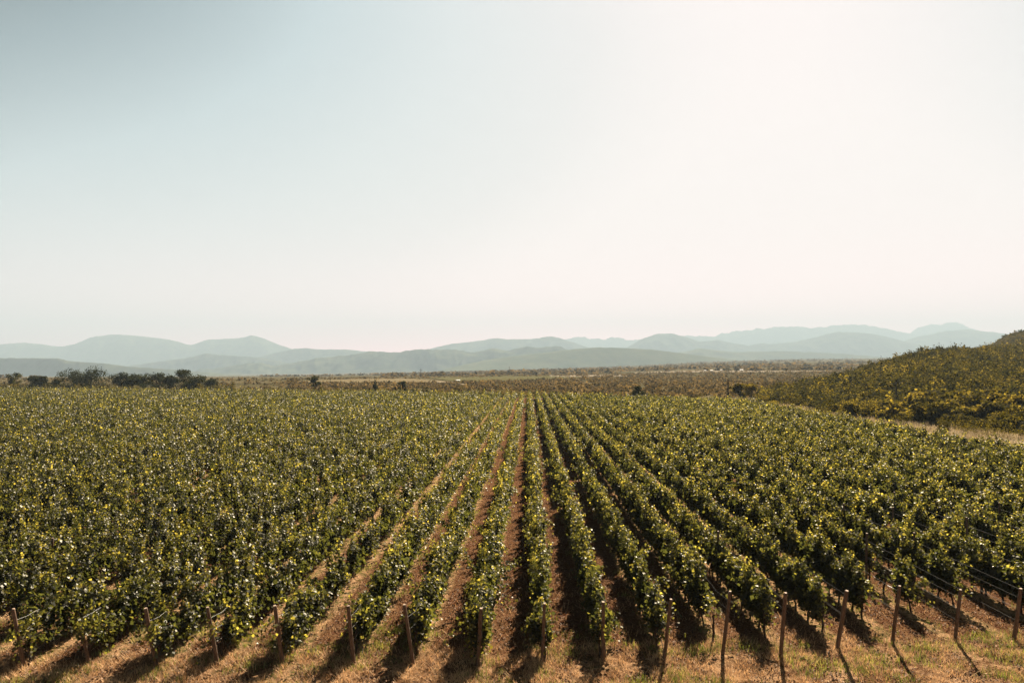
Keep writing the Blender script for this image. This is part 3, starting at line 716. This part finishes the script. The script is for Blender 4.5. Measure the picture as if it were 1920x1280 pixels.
def hedge_leaves(k, rg):
    """All leaves of one trained vine hedge: leafy shoots rising from the cordon, flopping over at the top."""
    X = row_x(k); y_post = row_end_y(k)
    ys_ = y_post + START.get(k, 1.0 + rg.uniform(0, 1.5)); ye = far_y(X) + rg.uniform(-1, 1)
    # only the part the camera could plausibly see, plus a margin
    ys_ = max(ys_, (abs(X) - 4) / (.78 if X > 0 else .80))
    if ys_ >= ye: return None
    loose = k < -3                                       # the outer block is ragged, the inner rows are trimmed closer
    gap = lambda yy_: np.array([mnoise.noise(Vector((X * 11.3, y * .33, 21))) > .40 and y < 110 for y in yy_], dtype=bool)
    Qs, Ts = [], []
    edges = [0, 46, 85, 140, 1000]; clumps = [9.5, 8.0, 5.6, 3.9]; spc = [5, 4, 3, 2]; leaves = [27, 19, 14, 13]; sizes = [.115, .15, .205, .27]
    for b_ in range(4):
        a0, a1 = (math.sqrt(max(e_ * e_ - X * X, 0)) for e_ in edges[b_:b_ + 2])
        y0, y1 = max(ys_, a0), min(ye, a1)
        if y1 <= y0: continue
        L = y1 - y0; m = leaves[b_]; ns = spc[b_]
        nc = max(2, int(L * clumps[b_] * (.60 if loose else 1))); yb = rg.uniform(y0, y1, nc)                 # clumps: a few shoots growing together
        vig = np.array([.90 + .30 * mnoise.noise(Vector((X * 3.1, y * .45, 1))) + .50 * mnoise.noise(Vector((X * 7.3, y * 1.35, 4))) for y in yb])
        side = np.array([.20 * mnoise.noise(Vector((X * 5.1, y * 1.1, 8))) for y in yb])
        keep = rg.random(nc) < np.where(gap(yb), .05, np.clip(vig * 1.5 - .30, .06, 1)); yb, vig, side = yb[keep], vig[keep], side[keep]; nc = len(yb)
        if nc == 0: continue
        cdx = side * (1.8 if loose else 1) + rg.normal(0, .21 if loose else (.20 if k <= 0 else .13), nc); cdy = rg.normal(0, .22, nc); cdz = vig * rg.uniform(.42 if loose else .50, 1.45 if loose else 1.38, nc) * 1.24
        stray_c = rg.random(nc) < (.16 if k <= 1 else .10); cdx = cdx + np.where(stray_c, rg.normal(0, .42, nc), 0)
        cdroop = np.where(rg.random(nc) < .30, rg.uniform(.3, 1.1, nc), rg.uniform(0, .15, nc)) + stray_c * .3
        ctone = rg.normal(0, .12, nc); czb = rg.uniform(.50, 1.05, nc)
        i_ = np.repeat(np.arange(nc), ns); n = len(i_); sp = .07 * (1 + .35 * b_)
        ybs, dx, dy = yb[i_] + rg.normal(0, sp, n), cdx[i_] + rg.normal(0, sp, n), cdy[i_] + rg.normal(0, sp, n)
        dz, droop, zb = cdz[i_] * rg.uniform(.82, 1.12, n), cdroop[i_] * rg.uniform(.8, 1.2, n), czb[i_] + rg.normal(0, .05, n)
        t = rg.beta(1.2, 1.0, (n, m))
        P = np.stack([X + dx[:, None] * (.35 + .65 * t ** 1.2), ybs[:, None] + dy[:, None] * t, zb[:, None] + dz[:, None] * t - droop[:, None] * t ** 3], -1)
        P += rg.normal(0, 1, P.shape) * np.array([.05, .05, .05]) * (1 + .4 * b_)
        low = rg.random((n, m)) < .15; P[..., 2] = np.where(low, rg.uniform(.35, .95, (n, m)), P[..., 2])     # skirts under the cordon
        out = np.zeros_like(P); out[..., 0] = np.sign(P[..., 0] - X) * .5; out[..., 2] = .65; out[..., 1] = -.25
        N = out + rg.normal(size=P.shape) * .5
        tone = np.clip(.22 + .20 * t + ctone[i_][:, None] + rg.normal(0, .13, (n, m)) + .42 * (t > .84) * rg.random((n, m)), 0, 1)  # shoot tips coloured brighter, standing in for sunlit tops over dark sides
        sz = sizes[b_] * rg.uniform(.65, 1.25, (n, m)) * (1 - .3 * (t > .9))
        P = P.reshape(-1, 3); P[:, 2] = np.maximum(P[:, 2], .12)
        Qs.append(leaf_quads(P, N.reshape(-1, 3), sz.reshape(-1), .35, 1.05, rg)); Ts.append(tone.reshape(-1))
        # the dense inner leaves
        nc = int(L * [210, 140, 80, 48][b_] * (.62 if loose else 1)); yc = rg.uniform(y0, y1, nc)
        vc = np.array([.90 + .30 * mnoise.noise(Vector((X * 3.1, y * .45, 1))) + .50 * mnoise.noise(Vector((X * 7.3, y * 1.35, 4))) for y in yc])
        sc = np.array([.20 * mnoise.noise(Vector((X * 5.1, y * 1.1, 8))) for y in yc])
        kc = (vc > .45) & ~gap(yc); yc, vc, sc = yc[kc], vc[kc], sc[kc]; nc = len(yc)
        f = rg.random(nc); zc = .50 + f * np.clip((.85 if loose else 1.08) * vc, .2, 1.3)
        P = np.stack([X + sc * f + rg.normal(0, .14, nc), yc, zc], -1)
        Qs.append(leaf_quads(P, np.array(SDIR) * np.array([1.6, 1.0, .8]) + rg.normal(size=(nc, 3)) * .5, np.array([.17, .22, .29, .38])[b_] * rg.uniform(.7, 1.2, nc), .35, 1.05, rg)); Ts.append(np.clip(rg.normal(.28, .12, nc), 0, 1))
    # hanging shoots at the row end
    if k in START:
        n = 5 if k > -1 else (9 if k > -7 else 16); m = 22
        for q in range(n):
            t = np.sort(rg.random(m)); y0 = y_post + START[k] + rg.uniform(-.5, .5) * (.5 if k > 1 else 1)
            P = np.stack([X + rg.normal(0, .22) + rg.normal(0, .3) * t, y0 + rg.normal(0, .3) - .25 * t, 1.5 - rg.uniform(.4, 1.3) * t ** 1.4 + (.5 if k in (-1, 0) else 0) * t * (1 - t)], -1) + rg.normal(0, .06, (m, 3))
            P[:, 2] = np.maximum(P[:, 2], .1)
            Qs.append(leaf_quads(P, rg.normal(size=(m, 3)) * .6 + np.array([0, -.3, .6]), rg.uniform(.07, .13, m), .35, 1.05, rg)); Ts.append(np.clip(rg.normal(.55, .15, m), 0, 1))
    return np.concatenate(Qs), np.concatenate(Ts), ys_, ye

def trunk_mesh(seed):
    rg = random.Random(seed); b = MB(); x = y = 0; pts = []; rd = []
    for i in range(6):
        f = i / 5; pts.append((x, y, -.08 + .92 * f)); rd.append(.034 * (1.25 - .45 * f) * rg.uniform(.85, 1.2)); x += rg.uniform(-.05, .05); y += rg.uniform(-.06, .06)
    b.tube(pts, rd, 6)
    for s_ in (-1, 1): b.tube([pts[-1], (x, y + s_ * .12, .90), (x + rg.uniform(-.03, .03), y + s_ * .5, .92)], [.026, .022, .013], 5)
    b.tube([(x + .05, .12, -.05), (x + .04, .1, 1.25)], .008, 4)      # the thin stake that holds the young vine
    return b.mesh('trunk')
TRUNKS = [trunk_mesh(s_) for s_ in range(6)]
for me in TRUNKS: me.materials.append(M_BARK)

def hedge_label(k):
    if -8 <= k <= 8:
        if k == -8: return 'leafy vine hedge starting at the hidden outer corner post'
        how = 'sunlit' if k < -1 else ('bright-topped' if k < 3 else 'shaded')
        return f"{how} vine hedge starting behind the {ordinal(k + 9)} end post from the outer corner"
    if k > 8: return f"dark vine hedge, {ordinal(KMAX - k + 1)} in from the dry grass strip below the hillside" if k < KMAX else 'outermost vine hedge along the dry grass strip below the hillside'
    return f"pale sunlit vine hedge, {ordinal(-8 - k)} beyond the hidden outer corner post"
for k in range(KMIN, KMAX + 1):
    rg = np.random.default_rng(500 + k)
    r_ = hedge_leaves(k, rg)
    if r_ is None: continue
    Q, Tn, ys_, ye = r_
    X = row_x(k); e = empty('vine_hedge', (X, ys_, 0)); tag(e, hedge_label(k), 'vine hedge', 'vine hedges of the vineyard')
    Q = Q - np.array([X, ys_, 0], dtype=np.float32)
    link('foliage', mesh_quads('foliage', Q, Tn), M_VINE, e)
    if k < -14 or k > 18: continue
    reach = 55 if k >= 1 else 33
    y = row_end_y(k) + START.get(k, 1.2) - .1; cnt = 0
    y = max(y, ys_)
    while math.hypot(X, y) < reach and cnt < 26:
        o = link('trunk', random.choice(TRUNKS), None, e); o.location = (random.uniform(-.05, .05), y - ys_, 0); o.rotation_euler.z = random.choice((0, math.pi)) + random.uniform(-.2, .2)
        o.scale = (1, 1, random.uniform(.9, 1.05)); y += random.uniform(.95, 1.2); cnt += 1
# line posts inside the hedges
LINE = {-12: [29.5], -10: [31], -7: [31.5, 38.5], -5: [33], -4: [37.5], 4: [33], 5: [], 6: [32.6], 7: [33.0, 41], 8: [32.9, 40], 9: [31.5, 39], 10: [36, 43], 12: [40], -16: [38], -20: [47], -9: [36]}
for k, lst in LINE.items():
    for j, y in enumerate(lst):
        X = row_x(k); e = empty('line_post', (X, y, .04)); vec = Vector((random.uniform(-.05, .05), random.uniform(-.05, .05), random.uniform(2.1, 2.25)))
        where = f"the {ordinal(k + 9)} end post from the outer corner" if -8 < k <= 8 else (f"the {ordinal(-8 - k)} vine hedge beyond the hidden corner post" if k < -8 else f"the {ordinal(k - 8)} vine hedge past the darkest end post")
        tag(e, f"{'nearest' if j == 0 else 'second'} line post in the row of {where}", 'post', 'line posts inside the vine hedges')
        link('shaft', post_mesh('shaft', vec, .05, 900 + k * 7 + j), M_POST, e); link('cut_top', cap_mesh(vec, .05), M_POSTTOP, e)
# wires and drip hoses
for k in range(-8, 13):
    X = row_x(k); y0 = row_end_y(k)
    top = POSTTOP.get(k); L = 16 if k >= 4 else START.get(k, 1.) + (1.5 if k >= -1 else .6)
    e = empty('trellis_wires', (X, y0, 0))
    where = f"{ordinal(k + 9)} end post from the outer corner" if k <= 8 else f"{ordinal(k - 8)} unseen post past the darkest end post"
    tag(e, f"thin trellis wires tied to the {where}", 'wires', 'trellis wires of the front vine rows')
    for hgt in ((.78, 1.18, 1.22, 1.6, 1.9) if k >= 2 else (.78, 1.2, 1.6)):
        f = hgt / 2.0; p0 = Vector((0, 0, 0))
        if top: p0 = (Vector((top.x - X, -.45, top.z)) * min(f, .97)); p0.z = hgt
        else: p0 = Vector((0, -.45 * f, hgt))
        pts = [p0, Vector((0, L * .25, hgt - .02)), Vector((0, L * .5, hgt)), Vector((0, L, hgt))]
        link('wire', MB().tube(pts, .0025, 4).mesh('wire'), M_WIRE, e)
    if k >= -3:
        b = MB(); pts = []
        for i in range(40):
            y = START.get(k, 1.) + .4 + i * .55; pts.append((.05 + .02 * math.sin(i * 1.7), y, .52 - .05 * abs(math.sin(i * 1.43 + k))))
        pts = [(.12, pts[0][1] - .55, .06), (.1, pts[0][1] - .25, .3)] + pts
        o = link('drip_hose', b.tube(pts, .011, 5).mesh('drip_hose'), M_HOSE); o.location = (X, y0, 0)
        tag(o, f"pale drip hose behind the {where}", 'hose', 'drip hoses under the vine hedges')

# ------------------------------------------------------------------ grass, litter
def ground_h(x, y):
    return .05 + (.045 * n2(x, y, 1.1) + .03 * n2(x, y, 3.7, 5) if y < 40 and -20 < x < 25 else 0)
def blades(name, pts, hgt, wid, mat, tone0, lean, rg):
    P = np.array(pts); n = len(P); a = rg.uniform(0, 6.28, n); d = np.stack([np.cos(a), np.sin(a), np.zeros(n)], -1); s_ = np.stack([-np.sin(a), np.cos(a), np.zeros(n)], -1)
    h_ = (hgt * rg.uniform(.5, 1.4, n))[:, None]; w_ = (wid * rg.uniform(.6, 1.3, n))[:, None]
    tip = P + np.array([0, 0, 1]) * h_ + d * h_ * rg.normal(lean, .3, n)[:, None]
    V = np.stack([P - s_ * w_ * .5, P + s_ * w_ * .5, tip + s_ * w_ * .18, tip - s_ * w_ * .18], 1)
    patchy = np.array([.75 * n2(p_[0], p_[1], 1.7, 77) for p_ in P])
    return link(name, mesh_quads(name, V, np.clip(rg.normal(tone0, .2, n) + patchy, 0, 1)), mat)
# straw over the headland
pts = []
while len(pts) < 56000:
    y = 20.5 + 14 * rs.random() ** 1.6; x = rs.uniform(-.74 * y - 1, .70 * y + 1)
    f = n2(x, y, .8, 11) + .5 * n2(x, y, 2.3, 12)
    lim = 25.5 + .085 * x
    if y > lim and rs.random() < .8: continue
    if f > .06 and rs.random() < .9: continue
    if n2(x, y, 4.5, 13) < -.05 and rs.random() < .6: continue
    pts.append((x, y, ground_h(x, y) - .01))
o = blades('dry_grass', pts, .15, .012, M_STRAW, .65, 1.0, rng); tag(o, 'dry straw coloured grass covering the ground in front of the end posts', 'grass', None, 'stuff')
# green tufts under the vines and on the headland
pts = []
for k in range(-12, 13):
    X = row_x(k); y0 = row_end_y(k)
    for q in range(26):
        y = y0 + rs.uniform(-1.5, 26); 
        if math.hypot(X, y) > 60: continue
        cx, cy = X + rs.gauss(.05, .22), y
        for b_ in range(rs.randint(15, 45)):
            x_, y_ = cx + rs.gauss(0, .13), cy + rs.gauss(0, .22); pts.append((x_, y_, ground_h(x_, y_) - .01))
for q in range(330):
    y = rs.uniform(20.8, 27); x = rs.uniform(-.74 * y, .70 * y); sp = rs.uniform(.08, .3)
    if n2(x, y, .35, 31) < -.02: continue
    for b_ in range(int(60 * sp / .15)):
        x_, y_ = x + rs.gauss(0, sp * 1.3), y + rs.gauss(0, sp); pts.append((x_, y_, ground_h(x_, y_) - .01))
o = blades('green_grass', pts, .16, .013, M_GREENG, .55, .4, rng); tag(o, 'patchy green grass tufts under the vines and around the end posts', 'grass', None, 'stuff')
# curled dead leaves and clods in the alleys
n = 90000; yy = 21 + 34 * rng.random(n) ** 1.5; xx = rng.uniform(-.74, .70, n) * yy
kk = np.array([min(abs(x - row_x(k)) for k in range(int((x - .46) // 2) - 1, int((x - .46) // 2) + 3)) for x in xx])
keep = (rng.random(n) < np.clip((kk - .15) * 2.2, .06, 1)) & (np.array([n2(x, y, .9, 40) for x, y in zip(xx, yy)]) > -.25)
P = np.stack([xx, yy, np.array([ground_h(x, y) for x, y in zip(xx, yy)]) + rng.uniform(.0, .04, n)], -1)[keep]
me = mesh_quads('leaf_litter', leaf_quads(P, rng.normal(size=P.shape) * .8 + np.array([0, 0, 1.]), rng.uniform(.025, .10, len(P)), .9, .8), np.clip(rng.normal(.42, .22, len(P)), 0, 1))
o = link('leaf_litter', me, M_LITTER); tag(o, 'brown dead leaves littering the soil between the vine hedges', 'leaf litter', None, 'stuff')
# tall dry grass on the verge
pts = []
for q in range(26000):
    y = rs.uniform(58, 172); x = rs.uniform(XR + .9, 64)
    if n2(x, y, .18, 50) < -.2: continue
    pts.append((x, y, .07))
o = blades('verge_grass', pts, .55, .06, M_VERGE, .6, .35, rng); tag(o, 'tall dry wheat coloured grass on the strip between vines and hillside', 'grass', None, 'stuff')

# ------------------------------------------------------------------ the air
hz = MB().box((0, 0, 0), (1, 1, 1)).mesh('haze'); ho = link('haze', hz)
z0 = float(GP[..., 2].min()) - 60; ztop = 1050
ho.location = (0, 0, (z0 + ztop) / 2); ho.scale = (36000, 36000, ztop - z0)
m, t = new_mat('haze_air'); b = NB(t)
pv = b.n('ShaderNodeVolumePrincipled'); pv.inputs['Color'].default_value = (.345, .442, .53, 1); pv.inputs['Density'].default_value = 1.45e-4; pv.inputs['Anisotropy'].default_value = .05
oo = b.n('ShaderNodeOutputMaterial'); b.l(pv.outputs[0], oo.inputs['Volume'])
hz.materials.append(m); tag(ho, 'pale haze in the air over the plain', 'haze', None, 'stuff')
